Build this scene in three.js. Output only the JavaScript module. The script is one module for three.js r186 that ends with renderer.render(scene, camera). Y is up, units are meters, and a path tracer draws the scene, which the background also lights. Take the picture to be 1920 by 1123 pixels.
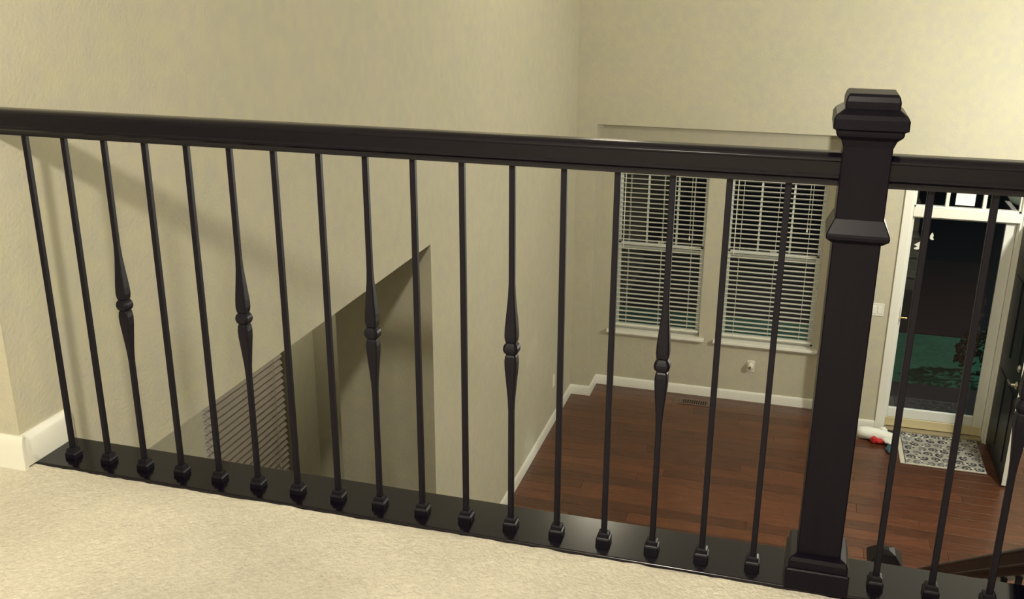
import * as THREE from 'three';
import { mergeGeometries, toCreasedNormals } from 'three/addons/utils/BufferGeometryUtils.js';
import { RoundedBoxGeometry } from 'three/addons/geometries/RoundedBoxGeometry.js';

// ---------------------------------------------------------------- camera, sky, exposure
const scene = new THREE.Scene();
scene.background = new THREE.Color().setRGB(0.0035, 0.005, 0.012);          // night sky
const camera = new THREE.PerspectiveCamera(33.74, 1920 / 1123, 0.05, 100);
camera.rotation.order = 'YXZ';
camera.position.set(1.9101, 1.3018, 1.9889);
camera.rotation.set(THREE.MathUtils.degToRad(-18.83), THREE.MathUtils.degToRad(16.184), THREE.MathUtils.degToRad(0.273));
const renderer = new THREE.WebGLRenderer();
renderer.toneMapping = THREE.LinearToneMapping;
renderer.toneMappingExposure = 1.05;
renderer.shadowMap.enabled = true;

// lamp positions, colours and candela (fittings are built with lampFitting further down)
const HALL = { at: [1.45, 2.30, 2.35], color: [1.0, 0.93, 0.77], cd: 27 };
const FOYER = { at: [4.14, 0.33, -4.45], color: [1.0, 0.985, 0.86], cd: 20 };
const GREAT = { at: [0.74, 2.36, -4.3], color: [1.0, 0.94, 0.76], cd: 0.8 };
const SIDE_FILL = { at: [-0.45, -0.24, -3.4], color: [1.0, 0.97, 0.8], cd: 0.8 };  // unseen lamp added to brighten the room beyond the opening
const STREET_FILL = { at: [8.5, 1.6, -9.2], color: [0.75, 1.0, 0.9], cd: 50 };  // off-view lamp added to light the lawn outside the door

// ---------------------------------------------------------------- key levels (metres)
const LOW = -2.66;                 // lower floor
const CEIL = 2.44;                 // ceiling over landing and great room
const ZF = -6.632, ZN = -6.944;    // front wall, back of the window bay
const HEAD = -0.18;                // head of the opening in the left wall, ceiling below landing
const EDGE = -0.095;               // outer edge of the landing

// ---------------------------------------------------------------- helpers
let seed = 7;
const rnd = () => { seed = (seed * 1664525 + 1013904223) >>> 0; return seed / 4294967296; };
const names = {};
function numbered(n) { const k = names[n] = (names[n] ?? -1) + 1; return k ? n + '_' + String(k).padStart(3, '0') : n; }
const lin = (r, g, b) => new THREE.Color().setRGB(r, g, b);

function hash(x, y, s) { let h = (x * 374761393 + y * 668265263 + s * 974634533) | 0; h = Math.imul(h ^ (h >>> 13), 1274126177); return ((h ^ (h >>> 16)) >>> 0) / 4294967296; }
function vnoise(u, v, n, s) {      // tiling value noise, n cells across 0..1
  const x = u * n, y = v * n, xi = Math.floor(x), yi = Math.floor(y); let fx = x - xi, fy = y - yi;
  fx = fx * fx * (3 - 2 * fx); fy = fy * fy * (3 - 2 * fy);
  const m = (a) => ((a % n) + n) % n;
  const a = hash(m(xi), m(yi), s), b = hash(m(xi + 1), m(yi), s), c = hash(m(xi), m(yi + 1), s), d = hash(m(xi + 1), m(yi + 1), s);
  return (a + (b - a) * fx) * (1 - fy) + (c + (d - c) * fx) * fy;
}
function tex(N, fn, srgb, size) {  // fn(u,v) -> [r,g,b] 0..1 ; size = metres covered
  const d = new Uint8Array(N * N * 4);
  for (let j = 0; j < N; j++) for (let i = 0; i < N; i++) {
    const c = fn(i / N, j / N), k = (j * N + i) * 4;
    for (let q = 0; q < 3; q++) d[k + q] = Math.max(0, Math.min(255, c[q] * 255));
    d[k + 3] = 255;
  }
  const t = new THREE.DataTexture(d, N, N, THREE.RGBAFormat);
  t.wrapS = t.wrapT = THREE.RepeatWrapping; t.magFilter = THREE.LinearFilter; t.minFilter = THREE.LinearMipmapLinearFilter; t.generateMipmaps = true;
  if (srgb) t.colorSpace = THREE.SRGBColorSpace;
  t.repeat.set(1 / size, 1 / size); t.needsUpdate = true;
  return t;
}
// uv in metres from the face direction
function metreUV(g, swap = false) {
  const p = g.attributes.position, n = g.attributes.normal, uv = new Float32Array(p.count * 2);
  for (let i = 0; i < p.count; i++) {
    const ax = Math.abs(n.getX(i)), ay = Math.abs(n.getY(i)), az = Math.abs(n.getZ(i));
    let u, v;
    if (ay >= ax && ay >= az) { u = p.getX(i); v = p.getZ(i); } else if (ax >= az) { u = p.getZ(i); v = p.getY(i); } else { u = p.getX(i); v = p.getY(i); }
    if (swap) [u, v] = [v, u];
    uv[i * 2] = u; uv[i * 2 + 1] = v;
  }
  g.setAttribute('uv', new THREE.BufferAttribute(uv, 2));
  return g;
}
function bx(x0, x1, y0, y1, z0, z1) {
  const g = new THREE.BoxGeometry(Math.abs(x1 - x0), Math.abs(y1 - y0), Math.abs(z1 - z0));
  g.translate((x0 + x1) / 2, (y0 + y1) / 2, (z0 + z1) / 2); return metreUV(g);
}
function rbx(x0, x1, y0, y1, z0, z1, r = 0.003, seg = 2) {
  const g = new RoundedBoxGeometry(Math.abs(x1 - x0), Math.abs(y1 - y0), Math.abs(z1 - z0), seg, r);
  g.translate((x0 + x1) / 2, (y0 + y1) / 2, (z0 + z1) / 2); return metreUV(g.index ? g.toNonIndexed() : g);
}
function merge(list) {
  const l = list.map((g) => { const h = g.index ? g.toNonIndexed() : g; for (const k of Object.keys(h.attributes)) if (!['position', 'normal', 'uv'].includes(k)) h.deleteAttribute(k); return h; });
  return l.length === 1 ? l[0] : mergeGeometries(l);
}
function obj(name, geos, m, parent = scene) {
  const mesh = new THREE.Mesh(merge([].concat(geos)), m);
  mesh.name = parent === scene ? numbered(name) : name; mesh.castShadow = mesh.receiveShadow = true; parent.add(mesh); return mesh;
}
function tag(o, label, category, group) { Object.assign(o.userData, { label, category }); if (group) o.userData.group = group; return o; }
function struct(name, geos, m, label) { const o = obj(name, geos, m); o.userData = { kind: 'structure', label, category: name.split('_')[0] }; return o; }
function thing(name, label, category, at = [0, 0, 0], group) {
  const g = new THREE.Group(); g.name = numbered(name); g.position.set(...at); scene.add(g); return tag(g, label, category, group);
}
function structGroup(name, label) { const g = new THREE.Group(); g.name = numbered(name); scene.add(g); g.userData = { kind: 'structure', label, category: name.split('_')[0] }; return g; }
// stack of chamfered-square rings: profile = [[half width, y], ...]
function squareStack(profile, ch = 0.12, hz = 1) {
  const ring = []; const c = 1 - ch;
  for (const [a, b] of [[1, -c], [1, c], [c, 1], [-c, 1], [-1, c], [-1, -c], [-c, -1], [c, -1]]) ring.push([a, b]);
  const pos = [];
  const pt = (k, i) => { const [w, y] = profile[k]; const r = ring[i % 8]; return [r[0] * w, y, r[1] * w * hz]; };
  for (let k = 0; k + 1 < profile.length; k++) for (let i = 0; i < 8; i++) {
    const a = pt(k, i), b = pt(k, i + 1), d = pt(k + 1, i), e = pt(k + 1, i + 1);
    pos.push(...a, ...d, ...b, ...b, ...d, ...e);
  }
  for (const [k, f] of [[0, 1], [profile.length - 1, -1]]) for (let i = 1; i < 7; i++) {
    const a = pt(k, 0), b = pt(k, i), d = pt(k, i + 1); f > 0 ? pos.push(...a, ...b, ...d) : pos.push(...a, ...d, ...b);
  }
  const g = new THREE.BufferGeometry(); g.setAttribute('position', new THREE.BufferAttribute(new Float32Array(pos), 3));
  g.computeVertexNormals(); return metreUV(g);
}
const lathe = (pts, n = 24) => { const g = new THREE.LatheGeometry(pts.map(([r, y]) => new THREE.Vector2(r, y)), n); return g.toNonIndexed(); };
const tube = (pts, r, n = 24, rs = 8) => new THREE.TubeGeometry(new THREE.CatmullRomCurve3(pts.map((p) => new THREE.Vector3(...p))), n, r, rs, false).toNonIndexed();
function cyl(a, b, r0, r1 = r0, n = 12) {
  const A = new THREE.Vector3(...a), B = new THREE.Vector3(...b), d = B.clone().sub(A);
  const g = new THREE.CylinderGeometry(r1, r0, d.length(), n); g.applyQuaternion(new THREE.Quaternion().setFromUnitVectors(new THREE.Vector3(0, 1, 0), d.normalize()));
  g.translate(...A.add(B).multiplyScalar(0.5).toArray()); return g.toNonIndexed();
}
// profile (a,b) swept along x from x0 to x1: shape coordinates are (z, y)
function sweepX(poly, x0, x1) {
  const s = new THREE.Shape(poly.map(([z, y]) => new THREE.Vector2(-z, y)));
  let g = new THREE.ExtrudeGeometry(s, { depth: x1 - x0, bevelEnabled: false }); g.rotateY(Math.PI / 2); g.translate(x0, 0, 0);
  g = toCreasedNormals(g, 0.6); return metreUV(g, true);
}

// ---------------------------------------------------------------- materials
const paintBump = tex(256, (u, v) => { const n = 0.6 * vnoise(u, v, 64, 1) + 0.4 * vnoise(u, v, 128, 2); return [n, n, n]; }, false, 0.5);
const wallMap = tex(256, (u, v) => { const a = vnoise(u, v, 6, 3) - 0.5, b = vnoise(u, v, 40, 4) - 0.5; const t = 0.735 + a * 0.02 + b * 0.025; return [t, t * 0.972 - a * 0.01, t * 0.865 - b * 0.035]; }, true, 1.7);
const M = {};
M.wall = new THREE.MeshStandardMaterial({ map: wallMap, roughness: 0.75, bumpMap: paintBump, bumpScale: 0.0012 });
M.ceiling = new THREE.MeshStandardMaterial({ color: lin(0.72, 0.7, 0.62), roughness: 0.95, bumpMap: paintBump, bumpScale: 0.002 });
M.trim = new THREE.MeshStandardMaterial({ color: lin(0.78, 0.77, 0.7), roughness: 0.38 });
M.vinyl = new THREE.MeshStandardMaterial({ color: lin(0.74, 0.75, 0.7), roughness: 0.4 });
M.slat = new THREE.MeshStandardMaterial({ color: lin(0.78, 0.77, 0.68), roughness: 0.45 });
M.cord = new THREE.MeshStandardMaterial({ color: lin(0.7, 0.68, 0.58), roughness: 0.8 });
const grainDark = tex(512, (u, v) => { const n = vnoise(u, v * 0.06 + 0.3, 128, 5) * 0.6 + vnoise(u, v * 0.12, 256, 6) * 0.4; return [0.032 + 0.03 * n, 0.024 + 0.02 * n, 0.056 + 0.03 * n]; }, true, 0.5);
M.espresso = new THREE.MeshPhysicalMaterial({ map: grainDark, roughness: 0.34, specularIntensity: 0.3 });
M.rail = new THREE.MeshPhysicalMaterial({ map: grainDark, roughness: 0.17, specularIntensity: 0.65 });
M.boardWood = new THREE.MeshPhysicalMaterial({ map: grainDark, roughness: 0.16, specularIntensity: 0.8 });
M.iron = new THREE.MeshPhysicalMaterial({ color: lin(0.004, 0.003, 0.007), roughness: 0.45, specularIntensity: 0.45 });
const carpetMap = tex(1024, (u, v) => {
  const f = vnoise(u, v, 512, 8), m = vnoise(u, v, 200, 9), c = vnoise(u, v, 5, 10) - 0.5, d = vnoise(u, v, 11, 11) - 0.5;
  const t = 0.775 + (f - 0.5) * 0.06 + (m - 0.5) * 0.04 + c * 0.11 + d * 0.07; return [t, t * 0.967, t * 0.89];
}, true, 1.9);
const carpetBump = tex(1024, (u, v) => { const n = 0.6 * vnoise(u, v, 512, 12) + 0.4 * vnoise(u, v, 220, 13); return [n, n, n]; }, false, 1.9);
M.carpet = new THREE.MeshStandardMaterial({ map: carpetMap, roughness: 1, bumpMap: carpetBump, bumpScale: 0.0025 });
M.planks = [0, 1, 2, 3, 4].map((k) => {
  const t = tex(256, (u, v) => {
    const w = vnoise(u, v, 3, 20 + k) * 0.08;
    const n = 0.5 * vnoise(u * 0.09 + 0.1 * k, v + w, 64, 30 + k) + 0.3 * vnoise(u * 0.2, v + w, 128, 40 + k) + 0.2 * vnoise(u, v, 128, 50);
    const s = 0.86 + 0.10 * k / 2 + (n - 0.5) * 0.6; return [0.36 * s, 0.216 * s, 0.145 * s];
  }, true, 0.6);
  return new THREE.MeshPhysicalMaterial({ map: t, roughness: 0.34, clearcoat: 0.25, clearcoatRoughness: 0.25 });
});
M.subfloor = new THREE.MeshStandardMaterial({ color: lin(0.02, 0.01, 0.006), roughness: 0.9 });
M.glass = new THREE.MeshPhysicalMaterial({ color: 0xffffff, transmission: 1, thickness: 0, roughness: 0.0, ior: 1.5 });
M.doorDark = new THREE.MeshPhysicalMaterial({ color: lin(0.006, 0.009, 0.014), roughness: 0.4, specularIntensity: 0.6 });
M.doorWhite = M.trim;
M.nickel = new THREE.MeshStandardMaterial({ color: lin(0.62, 0.58, 0.5), metalness: 1, roughness: 0.28 });
M.brass = new THREE.MeshStandardMaterial({ color: lin(0.72, 0.55, 0.22), metalness: 1, roughness: 0.3 });
M.darkMetal = new THREE.MeshStandardMaterial({ color: lin(0.03, 0.028, 0.03), metalness: 0.6, roughness: 0.5 });
M.plastic = new THREE.MeshStandardMaterial({ color: lin(0.72, 0.7, 0.62), roughness: 0.4 });
M.lampGlassBright = new THREE.MeshStandardMaterial({ color: lin(0.8, 0.78, 0.7), roughness: 0.5, emissive: lin(1.0, 0.9, 0.66), emissiveIntensity: 14.0 });
M.lampGlass = new THREE.MeshStandardMaterial({ color: lin(0.8, 0.78, 0.7), roughness: 0.5, emissive: lin(1.0, 0.9, 0.7), emissiveIntensity: 3.0 });

// ---------------------------------------------------------------- walls, floors, ceiling
const T = 0.103;   // interior wall thickness
// left wall with the wide opening to the next room; it ends in an outside corner on the landing
struct('wall_left', [
  bx(-T, 0, HEAD, CEIL, ZF - 0.4, 0.085),
  bx(-T, 0, LOW - 0.05, HEAD, ZF - 0.4, -2.965),
  bx(-T, 0, LOW - 0.05, HEAD, -0.35, 4.5),
  bx(-2.6, -T, HEAD, CEIL, -0.02, 0.085),
], M.wall, 'tall beige wall with a wide opening at its foot, beside the dark railing');
// front wall: bay recess with two windows, then the door opening with its transom
const NX0 = 0.186, NX1 = 2.41, SOF = -0.045, DX0 = 2.86, DX1 = 3.715, DTOP = -0.28, ZO = -6.78;
struct('wall_front', [
  bx(-T, NX0, LOW - 0.05, CEIL, ZF, ZN - 0.14),
  bx(NX0, NX1, SOF, CEIL, ZF, ZN - 0.14),
  bx(NX1, DX0, LOW - 0.05, CEIL, ZF, ZO), bx(NX1, NX1 + 0.1, LOW - 0.05, CEIL, ZO, ZN - 0.14),
  bx(DX0, DX1, DTOP, CEIL, ZF, ZO), bx(DX1, 6.4, LOW - 0.05, CEIL, ZF, ZO),
], M.wall, 'beige end wall above the window bay and around the entry door');
const W1 = [0.335, 1.17], W2 = [1.355, 2.205], WT = -0.42, WB = -2.095;
struct('wall_bay', [
  bx(NX0, W1[0], LOW - 0.05, SOF, ZN, ZN - 0.14), bx(W1[1], W2[0], LOW - 0.05, SOF, ZN, ZN - 0.14), bx(W2[1], NX1, LOW - 0.05, SOF, ZN, ZN - 0.14),
  ...[W1, W2].flatMap(([a, b]) => [bx(a, b, WT, SOF, ZN, ZN - 0.14), bx(a, b, LOW - 0.05, WB, ZN, ZN - 0.14)]),
], M.wall, 'beige recessed wall of the bay around the two windows');
struct('wall_right', bx(6.3, 6.4, LOW - 0.05, CEIL, ZF, 4.5), M.wall, 'beige side wall of the foyer out to the right');
struct('wall_back', bx(-2.6, 6.4, LOW - 0.05, CEIL, 4.4, 4.5), M.wall, 'beige wall closing the hall behind the viewer');
struct('wall_hall', bx(-2.6, -2.5, HEAD, CEIL, 0.085, 4.5), M.wall, 'beige end wall of the upstairs hall');
struct('ceiling', bx(-2.6, 6.4, CEIL, CEIL + 0.1, ZN - 0.14, 4.5), M.ceiling, 'flat pale ceiling over landing and great room');
// room beyond the opening
const RX = -1.2;
const NZ0 = -3.385, NZ1 = -2.42, NY0 = -2.15, NY1 = -0.75;
struct('wall_side_room', [
  bx(RX - 0.14, RX, NY1, HEAD, -3.9, -0.25), bx(RX - 0.14, RX, LOW - 0.05, NY0, -3.9, -0.25),
  bx(RX - 0.14, RX, NY0, NY1, -3.9, NZ0), bx(RX - 0.14, RX, NY0, NY1, NZ1, -0.25),
  bx(RX, -T, LOW - 0.05, HEAD, -3.87, -3.77), bx(RX, -T, LOW - 0.05, HEAD, -0.35, -0.25),
], M.wall, 'beige wall around the blind-covered window in the room beyond the opening');
struct('wall_stub', bx(-0.608, -T, LOW - 0.05, HEAD, -3.065, -2.965), M.wall, 'short beige return wall just inside the opening');
struct('ceiling_side_room', bx(RX - 0.14, -T, HEAD, HEAD + 0.1, -3.9, -0.02), M.ceiling, 'pale ceiling of the room beyond the opening');

// landing floor: structure, ceiling below it, carpet on top
struct('floor_landing', [bx(-2.6, 2.62, HEAD, -0.012, EDGE + 0.012, 4.5), bx(2.62, 6.4, HEAD, -0.012, 1.15, 4.5)], M.ceiling, 'painted edge and underside of the upstairs landing');
{
  // carpet: fine grid with a soft uneven surface and a slightly ragged edge along the dark board
  const nx = 150, nz = 70, x0 = -0.06, x1 = 2.62, z1 = 2.4, pos = [], idx = [];
  for (let j = 0; j <= nz; j++) for (let i = 0; i <= nx; i++) {
    const x = x0 + (x1 - x0) * i / nx, t = j / nz, edge = 0.058 + 0.004 * (vnoise(x / 3 + 0.5, 0.2, 90, 61) - 0.5) * 2;
    const z = edge + (z1 - edge) * t * t;
    let y = 0.012 + 0.004 * (vnoise(x / 3 + 0.5, z / 3 + 0.2, 40, 62) - 0.5) + 0.003 * (vnoise(x / 3 + 0.5, z / 3 + 0.2, 150, 63) - 0.5);
    if (j === 0) y -= 0.02;
    pos.push(x, y, z);
  }
  for (let j = 0; j < nz; j++) for (let i = 0; i < nx; i++) { const a = j * (nx + 1) + i, b = a + 1, c = a + nx + 1, d = c + 1; idx.push(a, c, b, b, c, d); }
  const g = new THREE.BufferGeometry(); g.setAttribute('position', new THREE.BufferAttribute(new Float32Array(pos), 3)); g.setIndex(idx); g.computeVertexNormals(); metreUV(g);
  const far = [bx(-2.6, 2.62, -0.012, 0.012, 2.4, 4.5), bx(-2.6, x0, -0.012, 0.012, 0.085, 2.4), bx(2.62, 6.4, -0.012, 0.012, 1.15, 4.5)];
  struct('floor_carpet', [g, ...far], M.carpet, 'cream cut-pile carpet on the upstairs landing');
}
// lower floor of separate planks running across the room
{
  const fl = structGroup('floor', 'reddish dark brown hardwood plank floor downstairs');
  obj('subfloor', [bx(RX, 6.4, LOW - 0.06, LOW - 0.012, ZN, 4.5), bx(0.0, 6.4, LOW - 0.012, LOW - 0.002, ZF + 45 * 0.127, 4.5), bx(RX, -T, LOW - 0.012, LOW - 0.002, -3.77, -0.3)], M.subfloor, fl);
  const W = 0.127, variants = {};
  let row = 0;
  for (let z = ZF + 45 * W; z > ZN + 0.02; z -= W, row++) {
    const za = z - 0.0012, zb = Math.max(z - W + 0.0012, ZN + 0.0008);
    const inBay = z < ZF + 0.01, lo = inBay ? NX0 : 0, hi = inBay ? NX1 : 6.3;
    let x = lo - rnd() * 1.1;
    while (x < hi) {
      const len = 1.1 + Math.round(rnd() * 3) * 0.3, a = Math.max(lo, x), b = Math.min(hi, x + len);
      if (b - a > 0.02) {
        const g = rbx(a + 0.0008, b - 0.0008, LOW - 0.014, LOW + (rnd() - 0.5) * 0.0006, zb, za, 0.0012, 1);
        const k = Math.floor(rnd() * 5);
        const uv = g.attributes.uv, du = rnd(), dv = rnd(); for (let i = 0; i < uv.count; i++) uv.setXY(i, uv.getX(i) + du, uv.getY(i) + dv);
        obj('plank', g, M.planks[k], fl);
      }
      x += len;
    }
  }
}

// ---------------------------------------------------------------- baseboards and trim
const bbPoly = (h) => [[0, 0], [0.014, 0], [0.014, h - 0.022], [0.010, h - 0.008], [0.006, h], [0, h]];
function bbX(x0, x1, y, z, h = 0.095) { const g = sweepX(bbPoly(h), x0, x1); g.translate(0, y, z); return g; }     // faces +z
function bbZ(z0, z1, y, x, h = 0.095, face = 1) { const g = sweepX(bbPoly(h), 0, z1 - z0); g.rotateY(face * Math.PI / 2); g.translate(x, y, face > 0 ? z1 : z0); return metreUV(g); }
struct('baseboard_left', bbZ(ZF, -2.965, LOW, 0), M.trim, 'white baseboard along the foot of the tall left wall');
struct('baseboard_landing', [bbZ(EDGE + 0.001, 0.085, 0.02, 0, 0.09), bbX(-2.5, 0.014, 0.008, 0.085, 0.1)], M.trim, 'white baseboard wrapping the wall corner at the end of the railing');
struct('baseboard_bay', [bbX(0, NX0 + 0.014, LOW, ZF), bbZ(ZN, ZF, LOW, NX0), bbX(NX0, NX1, LOW, ZN), bbZ(ZN, ZF, LOW, NX1, 0.095, -1)], M.trim, 'white baseboard stepping into the window bay');
struct('baseboard_front', [bbX(NX1 - 0.014, DX0 - 0.06, LOW, ZF), bbX(DX1 + 0.07, 6.3, LOW, ZF)], M.trim, 'white baseboard beside the entry door');
// dark board capping the landing edge under the balusters
struct('trim_1', [rbx(0.001, 2.66, -0.02, 0.02, EDGE, 0.06, 0.004, 2)], M.boardWood, 'glossy dark stained board along the landing edge under the balusters');
// door casing, header bar, jambs
struct('trim_2', [
  rbx(DX0 - 0.062, DX0 + 0.002, LOW, DTOP + 0.062, ZF, ZF + 0.018, 0.004), rbx(DX1 - 0.002, DX1 + 0.062, LOW, DTOP + 0.062, ZF, ZF + 0.018, 0.004),
  rbx(DX0 - 0.062, DX1 + 0.062, DTOP - 0.002, DTOP + 0.062, ZF, ZF + 0.02, 0.004),
  bx(DX0, DX0 + 0.02, LOW, DTOP, ZO, ZF + 0.002), bx(DX1 - 0.02, DX1, LOW, DTOP, ZO, ZF + 0.002), bx(DX0, DX1, DTOP - 0.02, DTOP, ZO, ZF + 0.002),
  rbx(DX0 + 0.02, DX1 - 0.02, -0.68, -0.605, ZO, ZF + 0.008, 0.004),
], M.trim, 'white casing and header bar framing the entry door and transom');
struct('trim_3', [bx(DX0, DX1, LOW - 0.04, LOW + 0.018, ZO - 0.08, ZF - 0.01)], new THREE.MeshStandardMaterial({ color: lin(0.34, 0.29, 0.2), roughness: 0.45, metalness: 0.3 }), 'bronze metal threshold below the storm door');

// ---------------------------------------------------------------- windows
function windowUnit(name, label, [a, b], grid) {      // in the bay, facing +z
  const w = structGroup(name, label), f = 0.016, mid = -1.235;
  const y0 = WB + 0.03, y1 = WT;
  obj('frame', [bx(a, a + f, y0, y1, ZN - 0.135, ZN - 0.07), bx(b - f, b, y0, y1, ZN - 0.135, ZN - 0.07), bx(a, b, y1 - f, y1, ZN - 0.135, ZN - 0.07), bx(a, b, y0, y0 + f, ZN - 0.135, ZN - 0.07)], M.vinyl, w);
  const sash = (yb, yt, z) => {
    const s = z < ZN - 0.09 ? 0.02 : 0.03, x0 = a + f, x1 = b - f;
    const o = obj('sash', [rbx(x0, x0 + s, yb, yt, z - 0.022, z, 0.003, 1), rbx(x1 - s, x1, yb, yt, z - 0.022, z, 0.003, 1), rbx(x0, x1, yb, yb + s, z - 0.022, z, 0.003, 1), rbx(x0, x1, yt - s, yt, z - 0.022, z, 0.003, 1)], M.vinyl, w);
    obj('pane', bx(x0 + 0.01, x1 - 0.01, yb + 0.01, yt - 0.01, z - 0.013, z - 0.010), M.glass, o);
    return o;
  };
  const up = sash(mid - 0.03, y1 - f, ZN - 0.102), low = sash(y0 + f, mid + 0.035, ZN - 0.078);
  for (const t of [1 / 3, 2 / 3]) obj('muntin', bx(a + (b - a) * t - 0.009, a + (b - a) * t + 0.009, mid, y1 - f, ZN - 0.113, ZN - 0.101), M.vinyl, up);
  obj('sash_lock', rbx((a + b) / 2 - 0.03, (a + b) / 2 + 0.03, mid + 0.035, mid + 0.05, ZN - 0.1, ZN - 0.08, 0.004, 1), M.vinyl, low);
  obj('window_sill', [rbx(a - 0.05, b + 0.05, WB, WB + 0.028, ZN - 0.001, ZN + 0.05, 0.005), bx(a, b, WB, WB + 0.028, ZN - 0.135, ZN), rbx(a - 0.03, b + 0.03, WB - 0.022, WB, ZN, ZN + 0.016, 0.003, 1)], M.trim, w);
  return w;
}
windowUnit('window_1', 'white double-hung window nearer the tall left wall, behind open blinds', W1);
windowUnit('window_2', 'white double-hung window nearer the entry door, behind open blinds', W2);

// ---------------------------------------------------------------- slatted blinds: built along local x, hanging from y = 0
function slatGeo(len, depth = 0.05) {
  const pts = [], n = 4;
  for (let i = 0; i <= n; i++) { const t = i / n * 2 - 1; pts.push([t * depth / 2, 0.0022 * (1 - t * t) + 0.0013]); }
  for (let i = n; i >= 0; i--) { const t = i / n * 2 - 1; pts.push([t * depth / 2, 0.0022 * (1 - t * t) - 0.0013]); }
  return sweepX(pts, -len / 2, len / 2);
}
function blind(label, width, height, pitch, tilt, cords, slatMat = M.slat) {
  const t = thing('window_blind', label, 'blind', [0, 0, 0], undefined);
  obj('headrail', rbx(-width / 2, width / 2, -0.05, 0, -0.028, 0.03, 0.004, 1), M.slat, t);
  const g = slatGeo(width - 0.008), n = Math.floor((height - 0.09) / pitch);
  for (let k = 0; k < n; k++) { const s = new THREE.Mesh(g, slatMat); s.name = 'slat'; s.castShadow = s.receiveShadow = true; s.position.y = -0.07 - k * pitch; s.rotation.x = tilt + (rnd() - 0.5) * 0.03; t.add(s); }
  const yb = -0.07 - n * pitch;
  obj('bottom_rail', rbx(-width / 2 + 0.004, width / 2 - 0.004, yb - 0.012, yb + 0.008, -0.026, 0.026, 0.003, 1), M.slat, t);
  for (const x of [-0.36, 0.02, 0.36]) obj('ladder_cord', [-0.026, 0.026].map((z) => cyl([x * width, -0.05, z], [x * width, yb, z], 0.0014, 0.0014, 5)), M.cord, t);
  obj('tilt_wand', [cyl([-width * 0.42, -0.03, 0.036], [-width * 0.42, -cords.wand, 0.036], 0.0045, 0.0045, 6)], M.slat, t);
  const pc = obj('pull_cord', cyl([width * 0.33, -0.03, 0.036], [width * 0.33, -cords.pull, 0.036], 0.0016, 0.0016, 5), M.cord, t);
  const tg = lathe([[0.0015, 0], [0.005, -0.012], [0.0085, -0.04], [0, -0.042]], 10); tg.translate(width * 0.33, -cords.pull, 0.036); obj('tassel', tg, M.slat, pc);
  return t;
}
for (const [w, label, wand, pull] of [[W1, 'white slatted blind hanging open in the window nearer the tall left wall', 0.82, 0.66], [W2, 'white slatted blind hanging open in the window nearer the entry door', 0.8, 0.5]]) {
  const b = blind(label, w[1] - w[0] - 0.02, WT - WB - 0.035, 0.0448, -0.085, { wand, pull });
  b.position.set((w[0] + w[1]) / 2, WT - 0.002, ZN - 0.034);
}

// window and blind in the room beyond the opening (wall faces +x)
{
  const w = structGroup('window_3', 'white-framed window in the room beyond the opening'), X = RX - 0.08;
  obj('frame', [bx(X - 0.05, X, NY0, NY1, NZ0, NZ0 + 0.04), bx(X - 0.05, X, NY0, NY1, NZ1 - 0.04, NZ1), bx(X - 0.05, X, NY0, NY0 + 0.04, NZ0, NZ1), bx(X - 0.05, X, NY1 - 0.04, NY1, NZ0, NZ1)], M.vinyl, w);
  obj('pane', bx(X - 0.028, X - 0.024, NY0 + 0.03, NY1 - 0.03, NZ0 + 0.03, NZ1 - 0.03), M.glass, w);
  const b = blind('nearly closed taupe blind on the window of the room beyond the opening', NZ1 - NZ0 - 0.02, NY1 - NY0 - 0.01, 0.0448, 0.8, { wand: 0.9, pull: 1.1 }, new THREE.MeshStandardMaterial({ color: lin(0.42, 0.37, 0.34), roughness: 0.5 }));
  b.rotation.y = Math.PI / 2; b.position.set(RX - 0.035, NY1 - 0.002, (NZ0 + NZ1) / 2);
}

// ---------------------------------------------------------------- railing
const X0 = 0.0876, S = 0.1132, YK = 0.48, RB = 0.899;
const hw = 0.0064;
const barPlain = squareStack([[hw, 0.02], [hw, RB + 0.004]], 0.16);
const barKnuckle = squareStack([[hw, 0.02], [hw, YK - 0.155], [hw * 1.18, YK - 0.125], [0.0102, YK - 0.09], [0.0136, YK - 0.048], [0.0142, YK - 0.03], [0.0128, YK - 0.018], [0.0105, YK - 0.014],
  [0.0105, YK + 0.014], [0.0128, YK + 0.018], [0.0142, YK + 0.03], [0.0136, YK + 0.048], [0.0102, YK + 0.09], [hw * 1.18, YK + 0.125], [hw, YK + 0.155], [hw, RB + 0.004]], 0.24);
const knuckle = squareStack([[0.011, YK - 0.0145], [0.0155, YK - 0.009], [0.0174, YK - 0.003], [0.0174, YK + 0.003], [0.0155, YK + 0.009], [0.011, YK + 0.0145]], 0.35);
const shoe = squareStack([[0.0165, 0.02], [0.0165, 0.031], [0.0152, 0.034], [0.0135, 0.036], [0.0125, 0.044], [0.0085, 0.047]], 0.1);
function baluster(parent, x, fancy) {
  const b = new THREE.Mesh(fancy ? barKnuckle : barPlain, M.iron); b.name = 'baluster'; b.position.x = x; b.castShadow = b.receiveShadow = true; parent.add(b);
  if (fancy) { b.userData.label = 'black iron baluster swelling to a knuckle at mid height'; const k = new THREE.Mesh(knuckle, M.iron); k.name = 'knuckle'; k.castShadow = k.receiveShadow = true; b.add(k); }
  const s = new THREE.Mesh(shoe, M.iron); s.name = 'baluster_shoe'; s.castShadow = s.receiveShadow = true; b.add(s);
}
const railPoly = (() => {
  const r = [[0, 0.962], [0.008, 0.9616], [0.016, 0.9602], [0.023, 0.9576], [0.0275, 0.9545], [0.0295, 0.951], [0.0295, 0.948], [0.0275, 0.9455], [0.0275, 0.922], [0.0298, 0.919], [0.0298, 0.915], [0.027, 0.912], [0.0235, 0.909], [0.022, 0.905], [0.022, RB]];
  return [...r, ...r.slice(1).reverse().map(([z, y]) => [-z, y])];
})();
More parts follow.
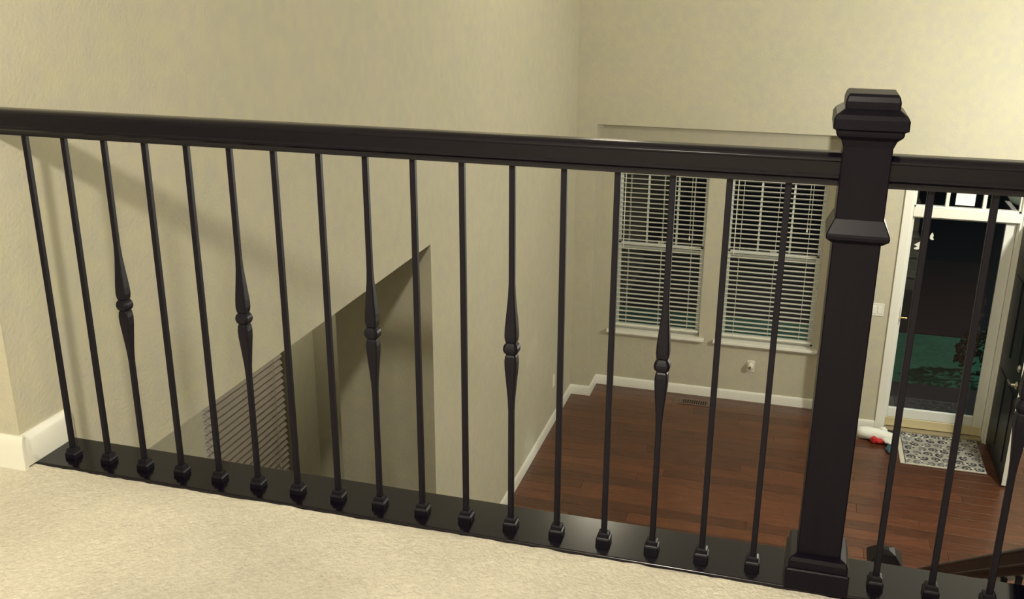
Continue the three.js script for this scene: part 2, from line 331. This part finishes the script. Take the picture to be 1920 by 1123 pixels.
const left = thing('stair_railing', 'long dark railing of seventeen iron balusters between wall and newel post', 'railing');
obj('handrail', sweepX(railPoly, 0.001, 1.9903), M.rail, left);
for (let i = 0; i < 17; i++) baluster(left, X0 + i * S, i % 3 === 2);
const right = thing('stair_railing', 'short dark railing section on the far side of the newel post', 'railing');
obj('handrail', sweepX(railPoly, 2.0797, 2.535), M.rail, right);
[[2.160, 0], [2.273, 0], [2.387, 1]].forEach(([x, f]) => baluster(right, x, f));

function newel(label, x, z, y0) {
  const t = thing('newel_post', label, 'newel post', [x, y0, z]);
  const h = 0.0445;
  obj('plinth', squareStack([[0.066, 0], [0.066, 0.046], [0.064, 0.049], [0.061, 0.0495], [0.061, 0.066], [0.057, 0.074], [0.046, 0.078]], 0.04), M.espresso, t);
  obj('shaft', squareStack([[h, 0.07], [h, 0.985]], 0.05), M.espresso, t);
  obj('collar', squareStack([[h, 0.772], [0.048, 0.774], [0.0575, 0.782], [0.0585, 0.788], [0.0575, 0.793], [0.0535, 0.803], [h + 0.001, 0.82]], 0.04), M.espresso, t);
  const c = obj('cap', squareStack([[h, 0.958], [0.047, 0.965], [0.0495, 0.972], [0.058, 0.980], [0.060, 0.985], [0.060, 0.990], [0.0665, 0.994], [0.0665, 1.012], [0.062, 1.020], [0.0485, 1.030]], 0.04), M.espresso, t);
  obj('cap_block', squareStack([[0.0485, 1.024], [0.0485, 1.043], [0.046, 1.052], [0.0425, 1.057]], 0.06), M.espresso, c);
  return t;
}
newel('square dark wood newel post with stepped cap beside the short railing', 2.035, 0, 0.02);
newel('square dark newel post at the top of the descending stairs', 2.58, 0, 0.02);

// ---------------------------------------------------------------- stairs going down to the lower floor beyond the railing
{
  const SX0 = 2.56, SX1 = 3.56, n = 14, rise = (0.012 - LOW) / n, run = rise / 0.69, zTop = 1.15;
  const st = thing('staircase', 'carpeted staircase descending from the landing past the dark board', 'staircase', [0, 0, 0]);
  for (let k = 1; k < n; k++) {
    const y = 0.012 - rise * k, z1 = zTop - run * (k - 1), z0 = z1 - run;
    obj('tread', [rbx(SX0, SX1, y - 0.03, y, z0 - 0.02, z1, 0.012, 2)], M.carpet, st);
    obj('riser', [bx(SX0, SX1, y - rise, y - 0.03, z0, z0 + 0.02)], M.carpet, st);
  }
  const zb = zTop - run * (n - 1);
  const t = thing('stair_handrail', 'dark sloped handrail rising beside the stairs below the landing', 'handrail');
  const rz0 = -2.298, ry0 = -1.438, rz1 = 0.3, ry1 = ry0 + (rz1 - rz0) * 0.69, L = Math.hypot(rz1 - rz0, ry1 - ry0), an = Math.atan2(ry1 - ry0, rz1 - rz0);
  const g = sweepX(railPoly, 0, L); g.translate(0, -0.93, 0); g.rotateY(-Math.PI / 2); g.rotateX(-an); g.translate(2.49, ry0, rz0);
  obj('handrail', g, M.espresso, t);
  for (let k = 0; k < 18; k++) {
    const z = -2.12 + k * 0.12; if (z > -0.13) break;
    const yr = ry0 + (z - rz0) * 0.69 - 0.02, yt = yr - 0.82;
    const b = obj('baluster', squareStack([[hw, yt], [hw, yr]], 0.16), M.iron, t); b.position.set(2.49, 0, z);
  }
  obj('stringer', [(() => { const gg = bx(-0.02, 0.055, -0.32, 0, 0, L * 0.93); gg.rotateX(-an); gg.translate(2.49, ry0 - 0.82 + 0.0, rz0); return gg; })()], M.espresso, t);
  const lo = thing('newel_post', 'lower dark newel post at the foot of the stairs on the hardwood', 'newel post', [2.49, LOW, -2.395]);
  obj('shaft', squareStack([[0.06, 0], [0.06, 0.06], [0.05, 0.075], [0.05, 1.255]], 0.05), M.espresso, lo);
  obj('cap', squareStack([[0.052, 1.235], [0.066, 1.25], [0.078, 1.265], [0.078, 1.29], [0.07, 1.30], [0.04, 1.335], [0.012, 1.345]], 0.05), M.espresso, lo);
}

// ---------------------------------------------------------------- entry: transom, storm door, open front door
{
  const w = structGroup('window_4', 'three-light transom above the entry door');
  const y0 = -0.605, y1 = DTOP - 0.02, za = -6.70, zb = -6.665, xa = DX0 + 0.02, xb = DX1 - 0.02;
  obj('frame', [bx(xa, xb, y0 - 0.002, y0 + 0.014, za, zb), bx(xa, xb, y1 - 0.02, y1, za, zb), bx(xa, xa + 0.016, y0, y1, za, zb), bx(xb - 0.016, xb, y0, y1, za, zb)], M.trim, w);
  const bars = [xa + 0.016, 3.134, 3.416, xb - 0.016];
  for (const b of bars.slice(1, 3)) obj('muntin', bx(b - 0.0135, b + 0.0135, y0, y1, za, zb + 0.004), M.trim, w);
  for (let i = 0; i < 3; i++) obj('pane', bx(bars[i], bars[i + 1], y0, y1, za + 0.014, za + 0.017), M.glass, w);
  // white sheet taped on the middle pane
  tag(obj('paper_sheet', bx(3.196, 3.344, -0.572, -0.43, zb - 0.017, zb - 0.0155), new THREE.MeshStandardMaterial({ color: lin(0.85, 0.85, 0.82), roughness: 0.8 })), 'blank white square sheet stuck on the middle transom pane', 'paper');
  // pale glass bowl of the porch lantern behind the third pane
  const p = thing('porch_lantern', 'pale glass porch lantern bowl seen through the end transom pane', 'lantern', [3.775, -0.62, -7.05]);
  const bowl = lathe([[0.0, 0.0], [0.05, 0.004], [0.10, 0.03], [0.135, 0.08], [0.15, 0.15], [0.152, 0.2], [0.145, 0.2], [0.143, 0.15], [0.128, 0.085], [0.095, 0.036], [0.0, 0.008]], 32);
  obj('bowl', bowl, new THREE.MeshPhysicalMaterial({ color: lin(0.7, 0.78, 0.72), roughness: 0.3, transmission: 0.15, thickness: 0 }), p);
  obj('rim', lathe([[0.152, 0.19], [0.158, 0.2], [0.152, 0.21], [0.143, 0.2], [0.152, 0.19]], 32), M.darkMetal, p);
  obj('stem', cyl([0, 0.05, 0], [0, 0.75, 0], 0.008), M.darkMetal, p);
}
{
  const d = structGroup('door_1', 'white storm door with a full glass pane');
  const z0 = -6.755, z1 = -6.722, xa = DX0 + 0.022, xb = DX1 - 0.022, y0 = LOW + 0.02, y1 = -0.682, ga = 2.905, gb = 3.612, gt = -0.712, gbm = -2.46;
  obj('stile', rbx(xa, ga, y0, y1, z0, z1, 0.004), M.vinyl, d); obj('stile', rbx(gb, xb, y0, y1, z0, z1, 0.004), M.vinyl, d);
  obj('top_rail', rbx(ga, gb, gt, y1, z0, z1, 0.004), M.vinyl, d); obj('bottom_rail', rbx(ga, gb, y0 + 0.09, gbm, z0, z1, 0.004), M.vinyl, d);
  obj('kick_plate', rbx(xa + 0.005, xb - 0.01, y0 + 0.005, y0 + 0.088, z0 + 0.004, z1 + 0.003, 0.003), new THREE.MeshStandardMaterial({ color: lin(0.78, 0.68, 0.42), metalness: 0.35, roughness: 0.4 }), d);
  obj('pane', bx(ga - 0.005, gb + 0.005, gbm - 0.005, gt + 0.005, z0 + 0.014, z0 + 0.018), M.glass, d);
  const h = obj('handle_plate', rbx(2.872, 2.892, -1.67, -1.51, z1, z1 + 0.012, 0.004), M.darkMetal, d);
  obj('lever', [cyl([2.882, -1.588, z1 + 0.01], [2.882, -1.588, z1 + 0.045], 0.009), tube([[2.88, -1.588, z1 + 0.045], [2.91, -1.588, z1 + 0.05], [2.95, -1.591, z1 + 0.044]], 0.008, 10)], M.brass, h);
  // white cling-on figures on the pane
  const cl = (name, pts, x, y, label) => {
    const s = new THREE.Shape(); s.moveTo(...pts[0]); s.splineThru([...pts.slice(1), pts[0]].map((q) => new THREE.Vector2(...q)));
    const g = new THREE.ExtrudeGeometry(s, { depth: 0.0015, bevelEnabled: false }); g.translate(x, y, z0 + 0.0185);
    tag(obj(name, g, new THREE.MeshStandardMaterial({ color: lin(0.7, 0.7, 0.62), roughness: 0.6 })), label, 'decal');
  };
  cl('window_cling', [[0.034, 0.035], [0.042, 0.02], [0.04, -0.012], [0.02, -0.032], [-0.01, -0.045], [-0.036, -0.036], [-0.018, -0.024], [-0.012, -0.016], [-0.034, -0.004], [-0.02, 0.008], [0.0, 0.022], [0.018, 0.038]], 2.968, -0.945, 'larger white wisp-shaped cling on the storm door glass near the latch side');
  cl('window_cling', [[0.004, 0.034], [0.014, 0.01], [0.012, -0.01], [0.02, -0.026], [0.004, -0.03], [-0.012, -0.018], [-0.010, 0.012]], 3.06, -0.866, 'smaller white cling higher on the storm door glass');
}
{
  const d = structGroup('door_2', 'open front door, dark outer face and white edge');
  const hx = 3.722, T2 = 0.044, za = -5.84, zb = -6.66, y0 = LOW + 0.018, y1 = -0.69;
  obj('slab', [bx(hx + 0.004, hx + T2, y0, y1, zb, za)], M.doorWhite, d);
  // dark outer face made of stiles, rails and six raised panels
  const f = obj('outer_face', [bx(hx, hx + 0.0045, y0, y1, zb, za - 0.002)], M.doorDark, d);
  for (const [pa, pb] of [[-2.5, -1.9], [-1.72, -1.08], [-0.98, -0.8]]) for (const [qa, qb] of [[-6.54, -6.29], [-6.21, -5.96]]) obj('panel', rbx(hx - 0.007, hx + 0.004, pa, pb, qa, qb, 0.005, 1), M.doorDark, f);
  const db = lathe([[0, 0], [0.031, 0], [0.031, 0.006], [0.024, 0.016], [0.012, 0.02], [0, 0.02]], 20); db.rotateZ(Math.PI / 2); db.translate(hx, -1.66, -5.905);
  obj('deadbolt', db, M.nickel, d);
  const rs = lathe([[0, 0], [0.033, 0], [0.033, 0.006], [0.022, 0.014], [0.012, 0.02], [0.012, 0.045], [0, 0.046]], 20); rs.rotateZ(Math.PI / 2); rs.translate(hx, -1.80, -5.905);
  obj('lever_handle', [rs, tube([[hx - 0.045, -1.80, -5.905], [hx - 0.05, -1.797, -5.95], [hx - 0.046, -1.806, -6.02]], 0.0095, 12)], M.nickel, d);
  for (const y of [-1.655, -1.795]) obj('latch_plate', rbx(hx + 0.011, hx + 0.035, y - 0.028, y + 0.028, za - 0.001, za + 0.0015, 0.0006, 1), M.nickel, d);
  for (const y of [-0.9, -1.65, -2.4]) obj('hinge', cyl([hx - 0.004, y - 0.05, zb + 0.008], [hx - 0.004, y + 0.05, zb + 0.008], 0.007), M.nickel, d);
}

// ---------------------------------------------------------------- small things on the walls
{
  const s = thing('light_switch', 'white two-gang light switch plate on the wall beside the entry door', 'switch', [2.695, -1.522, ZF]);
  obj('plate', rbx(-0.058, 0.058, -0.058, 0.058, 0, 0.006, 0.003), M.plastic, s);
  for (const x of [-0.023, 0.023]) obj('rocker', rbx(x - 0.016, x + 0.016, -0.033, 0.033, 0.005, 0.010, 0.002, 1), M.trim, s);
  const o = thing('wall_outlet', 'white outlet plate below the window nearer the door', 'outlet', [1.672, -2.30, ZN]);
  obj('plate', rbx(-0.036, 0.036, -0.058, 0.058, 0, 0.006, 0.003), M.plastic, o);
  obj('socket', rbx(-0.017, 0.017, -0.045, -0.012, 0.005, 0.009, 0.003, 1), M.plastic, o);
  const pl = thing('plug_in', 'pale rounded plug-in warmer in the outlet below the window', 'plug-in', [1.672, -2.285, ZN + 0.0062]);
  const g = lathe([[0, 0], [0.022, 0], [0.03, 0.012], [0.031, 0.035], [0.026, 0.052], [0.012, 0.06], [0, 0.061]], 20); g.rotateX(Math.PI / 2); g.scale(1, 1.25, 1);
  obj('body', g, M.plastic, pl);
  const v = lathe([[0, 0], [0.012, 0], [0.012, 0.006], [0, 0.007]], 14); v.rotateX(Math.PI / 2); v.translate(-0.004, -0.006, 0.057); obj('vent_cap', v, new THREE.MeshStandardMaterial({ color: lin(0.16, 0.14, 0.03), roughness: 0.5 }), pl);
  const q = thing('wall_outlet', 'white outlet plate low on the tall left wall', 'outlet', [0, -2.24, -5.93]);
  obj('plate', rbx(0, 0.006, -0.058, 0.058, -0.036, 0.036, 0.003), M.plastic, q);
  for (const y of [-0.024, 0.024]) obj('socket', rbx(0.005, 0.009, y - 0.016, y + 0.016, -0.015, 0.015, 0.003, 1), M.trim, q);
}
// floor register
{
  const r = thing('floor_register', 'brown metal floor register in the hardwood below the windows', 'vent', [1.19, LOW + 0.001, -6.752]);
  const m = new THREE.MeshStandardMaterial({ color: lin(0.16, 0.11, 0.085), roughness: 0.4, metalness: 0.3 });
  obj('frame', [rbx(-0.14, 0.14, 0, 0.006, 0.045, 0.065, 0.002, 1), rbx(-0.14, 0.14, 0, 0.006, -0.065, -0.045, 0.002, 1), rbx(-0.14, -0.12, 0, 0.006, -0.05, 0.05, 0.002, 1), rbx(0.12, 0.14, 0, 0.006, -0.05, 0.05, 0.002, 1)], m, r);
  obj('well', bx(-0.122, 0.122, 0, 0.001, -0.047, 0.047), M.subfloor, r);
  for (let k = 0; k < 12; k++) obj('louvre', bx(-0.113 + k * 0.0205 - 0.004, -0.113 + k * 0.0205 + 0.004, 0.001, 0.005, -0.046, 0.046), m, r);
}
// door mat with a scrolling print
{
  const N = 512, c = document.createElement('canvas'); c.width = c.height = N; const x = c.getContext('2d');
  x.fillStyle = '#a3a196'; x.fillRect(0, 0, N, N); x.lineCap = 'round';
  let sd = 5; const rr = () => { sd = (sd * 1103515245 + 12345) & 0x7fffffff; return sd / 0x7fffffff; };
  for (let j = 0; j < 7; j++) for (let i = 0; i < 7; i++) {
    const cx = (i + 0.5 + (j % 2) * 0.5) * N / 7, cy = (j + 0.5) * N / 7, a = rr() * 6.28, r = N / 21;
    x.strokeStyle = rr() < 0.7 ? '#33323f' : '#64636a'; x.lineWidth = 14; x.beginPath(); x.arc(cx, cy, r, a, a + 3.9); x.stroke();
    x.lineWidth = 10; x.beginPath(); x.arc(cx + Math.cos(a) * r * 0.4, cy + Math.sin(a) * r * 0.4, r * 0.45, a + 2, a + 5.2); x.stroke();
    x.fillStyle = '#dcd9c6'; x.beginPath(); x.ellipse(cx - Math.cos(a) * r * 1.3, cy - Math.sin(a) * r * 1.3, 11, 6, a, 0, 6.3); x.fill();
  }
  x.fillStyle = '#cfcbb8'; x.fillRect(0, 0, 26, N); x.fillRect(0, 0, N, 12); x.fillRect(0, N - 12, N, 12); x.fillStyle = '#4a4750'; x.fillRect(26, 0, 6, N);
  const t = new THREE.CanvasTexture(c); t.colorSpace = THREE.SRGBColorSpace;
  const m = thing('door_mat', 'grey scroll-patterned door mat with a pale border before the storm door', 'mat', [3.315, LOW + 0.001, -6.345]);
  const top = new THREE.PlaneGeometry(0.66, 0.62); top.rotateX(-Math.PI / 2); top.translate(0, 0.0085, 0);
  obj('backing', rbx(-0.335, 0.335, 0, 0.008, -0.315, 0.315, 0.003, 1), new THREE.MeshStandardMaterial({ color: lin(0.4, 0.38, 0.32), roughness: 1 }), m);
  obj('printed_pile', top, new THREE.MeshStandardMaterial({ map: t, roughness: 1, bumpMap: carpetBump, bumpScale: 0.003 }), m);
}
// white rolled bag with a red tie and a blue-green tail lying on the hardwood, and a small shoe behind it
{
  const t = thing('rolled_bag', 'white rolled bag with red tie and blue tail lying by the door mat', 'bag', [2.64, LOW + 0.002, -6.44]);
  const prof = [[0, 0], [0.03, 0.004], [0.047, 0.02], [0.054, 0.05], [0.055, 0.1], [0.053, 0.17], [0.047, 0.23], [0.038, 0.28], [0.026, 0.32], [0.012, 0.345], [0, 0.35]];
  const g = lathe(prof, 28); const p = g.attributes.position;
  for (let i = 0; i < p.count; i++) { const y = p.getY(i), a = Math.atan2(p.getZ(i), p.getX(i)); const k = 1 + 0.05 * Math.sin(a * 3 + y * 30) + 0.03 * Math.sin(a * 7 - y * 50); p.setX(i, p.getX(i) * k); p.setZ(i, p.getZ(i) * k); }
  g.rotateZ(-Math.PI / 2); g.rotateY(-0.12); g.computeVertexNormals(); g.translate(0, 0.056, 0);
  obj('body', toCreasedNormals(g, 1.2), new THREE.MeshStandardMaterial({ color: lin(0.8, 0.8, 0.74), roughness: 0.5 }), t);
  const blob = (sx, sy, sz, x, y, z, s) => { const b = new THREE.IcosahedronGeometry(1, 3); const q = b.attributes.position; for (let i = 0; i < q.count; i++) { const k = 1 + 0.18 * Math.sin(q.getX(i) * 5 + s) * Math.cos(q.getZ(i) * 6 + s); q.setXYZ(i, q.getX(i) * sx * k, q.getY(i) * sy * k, q.getZ(i) * sz * k); } b.computeVertexNormals(); b.translate(x, y, z); return b; };
  obj('red_tie', [blob(0.055, 0.022, 0.03, 0.18, 0.024, 0.075, 1), blob(0.03, 0.03, 0.03, 0.145, 0.032, 0.08, 2)], new THREE.MeshStandardMaterial({ color: lin(0.5, 0.02, 0.02), roughness: 0.6 }), t);
  obj('tail', [blob(0.035, 0.014, 0.09, 0.272, 0.017, 0.2, 3)], new THREE.MeshStandardMaterial({ color: lin(0.03, 0.08, 0.12), roughness: 0.6 }), t);
  obj('white_flap', [blob(0.045, 0.018, 0.05, 0.265, 0.04, 0.09, 4)], new THREE.MeshStandardMaterial({ color: lin(0.75, 0.76, 0.72), roughness: 0.5 }), t);
  const s = thing('shoe', 'small white and red shoe with a dark opening behind the rolled bag', 'shoe', [2.92, LOW + 0.002, -6.535]);
  const sole = (() => { const sh = new THREE.Shape(); sh.absellipse(0, 0, 0.085, 0.036, 0, Math.PI * 2); const e = new THREE.ExtrudeGeometry(sh, { depth: 0.018, bevelEnabled: true, bevelSize: 0.003, bevelThickness: 0.003, bevelSegments: 2 }); e.rotateX(-Math.PI / 2); e.translate(0, 0.003, 0); return e; })();
  obj('sole', sole, new THREE.MeshStandardMaterial({ color: lin(0.35, 0.02, 0.015), roughness: 0.6 }), s);
  const up = blob(0.036, 0.035, 0.032, -0.05, 0.045, 0, 0.2); obj('toe', up, new THREE.MeshStandardMaterial({ color: lin(0.75, 0.73, 0.68), roughness: 0.6 }), s);
  obj('heel', blob(0.026, 0.04, 0.03, 0.066, 0.05, 0, 0.6), new THREE.MeshStandardMaterial({ color: lin(0.55, 0.55, 0.45), roughness: 0.6 }), s);
  obj('lining', blob(0.05, 0.02, 0.027, 0.01, 0.038, 0, 0.4), new THREE.MeshStandardMaterial({ color: lin(0.03, 0.025, 0.02), roughness: 1 }), s);
}

// ---------------------------------------------------------------- lamps
function lampFitting(o, name, label, kind, size) {
  const t = thing(name, label, 'lamp', o.at);
  if (kind === 'disc') {
    obj('shade', lathe([[0, -0.05], [0.05, -0.045], [0.085, -0.02], [0.09, 0.03]], 28), M.lampGlass, t);
    obj('canopy', lathe([[0, HEAD - o.at[1] - 0.001], [0.095, HEAD - o.at[1] - 0.001], [0.098, 0.04], [0.09, 0.03]], 28), M.nickel, t);
  } else if (kind === 'dome') {
    obj('shade', lathe([[0, -0.11], [0.06, -0.105], [0.12, -0.08], [0.155, -0.03], [0.16, 0.04]], 32), o === GREAT ? M.lampGlassBright : M.lampGlass, t);
    obj('canopy', lathe([[0, CEIL - o.at[1] - 0.001], [0.165, CEIL - o.at[1] - 0.001], [0.17, 0.05], [0.16, 0.04]], 32), M.nickel, t);
  } else {
    obj('shade', lathe([[0.02, -0.16], [0.12, -0.12], [0.17, -0.04], [0.175, 0.05], [0.1, 0.12], [0.02, 0.14]], 32), M.lampGlass, t);
    obj('rod', cyl([0, 0.12, 0], [0, CEIL - o.at[1] - 0.02, 0], 0.007), M.nickel, t);
    obj('canopy', lathe([[0, CEIL - o.at[1] - 0.001], [0.07, CEIL - o.at[1] - 0.001], [0.06, CEIL - o.at[1] - 0.03], [0, CEIL - o.at[1] - 0.035]], 24), M.nickel, t);
  }
  const l = new THREE.PointLight(lin(...o.color), o.cd, 0, 2); l.position.set(0, kind === 'dome' ? -0.02 : 0, 0); l.castShadow = true; l.shadow.radius = size; l.shadow.mapSize.set(1024, 1024); l.shadow.bias = -0.001; l.name = 'bulb'; t.add(l);
  return t;
}
lampFitting(HALL, 'ceiling_lamp', 'glowing glass dome lamp on the ceiling over the landing', 'dome', 4.5);
lampFitting(FOYER, 'pendant_lamp', 'glowing glass pendant hanging in the entry foyer', 'pendant', 5);
lampFitting(SIDE_FILL, 'ceiling_lamp', 'added unseen ceiling lamp brightening the room beyond the opening', 'disc', 3);  // added fill, set behind the stub wall to brighten the window recess
lampFitting(GREAT, 'ceiling_lamp', 'glowing glass dome lamp on the great room ceiling', 'dome', 6);

// ---------------------------------------------------------------- outdoors at night
{
  struct('ground', bx(-14, 20, -3.2, -2.92, -40, ZN - 0.16), new THREE.MeshStandardMaterial({ map: tex(256, (u, v) => { const n = vnoise(u, v, 64, 71) * 0.6 + vnoise(u, v, 9, 72) * 0.4; return [0.14 + 0.1 * n, 0.35 + 0.12 * n, 0.28 + 0.1 * n]; }, true, 2), roughness: 1 }), 'dim green lawn outside the storm door');
  struct('porch', [rbx(2.2, 4.9, -3.0, -2.76, -8.05, ZO - 0.08, 0.01), rbx(2.4, 4.7, -3.0, -2.86, -8.35, -8.05, 0.01)], new THREE.MeshStandardMaterial({ color: lin(0.03, 0.022, 0.026), roughness: 0.9 }), 'dark porch slab and step outside the storm door');
  struct('road', bx(-14, 20, -3.19, -2.905, -40, -10.1), new THREE.MeshStandardMaterial({ color: lin(0.006, 0.007, 0.013), roughness: 0.95 }), 'dark driveway and street beyond the lawn');
  const sh = thing('shrub', 'dark leafy shrub beside the porch step outside', 'shrub', [4.05, -2.92, -8.75]);
  const parts = [];
  for (let i = 0; i < 420; i++) {
    const u = rnd() * 6.283, v = Math.acos(1 - rnd() * 1.3), r = 0.32 * (0.75 + 0.3 * rnd());
    const l = new THREE.SphereGeometry(0.035, 5, 3); l.scale(1, 0.25, 0.6); l.rotateX(rnd() * 3); l.rotateY(u + rnd()); l.rotateZ(rnd() * 2);
    l.translate(Math.cos(u) * Math.sin(v) * r, 0.28 + Math.cos(v) * r, Math.sin(u) * Math.sin(v) * r); parts.push(l);
  }
  obj('foliage', parts, new THREE.MeshStandardMaterial({ color: lin(0.035, 0.04, 0.03), roughness: 0.8 }), sh).userData.kind = 'stuff';
  obj('stem', cyl([0, 0, 0], [0, 0.4, 0], 0.015), new THREE.MeshStandardMaterial({ color: lin(0.05, 0.03, 0.02), roughness: 1 }), sh);
  const sl = thing('added_street_lamp', 'added street lamp out of view that lights the lawn', 'lamp', [STREET_FILL.at[0], -2.905, STREET_FILL.at[2]]);  // added lamp, out of view, gives the lawn its light
  obj('pole', [cyl([0, 0, 0], [0, STREET_FILL.at[1] + 2.78, 0], 0.07, 0.045)], M.darkMetal, sl);
  obj('lantern', lathe([[0, -0.14], [0.1, -0.12], [0.16, 0.03], [0.1, 0.16], [0, 0.18]].map(([r, y]) => [r, y + STREET_FILL.at[1] + 2.905]), 16), M.lampGlass, sl);
  const l = new THREE.PointLight(lin(...STREET_FILL.color), STREET_FILL.cd, 0, 2); l.position.set(0, STREET_FILL.at[1] + 2.905, 0); l.castShadow = true; l.shadow.radius = 5; l.name = 'bulb'; sl.add(l);
}

scene.add(camera);
renderer.render(scene, camera);
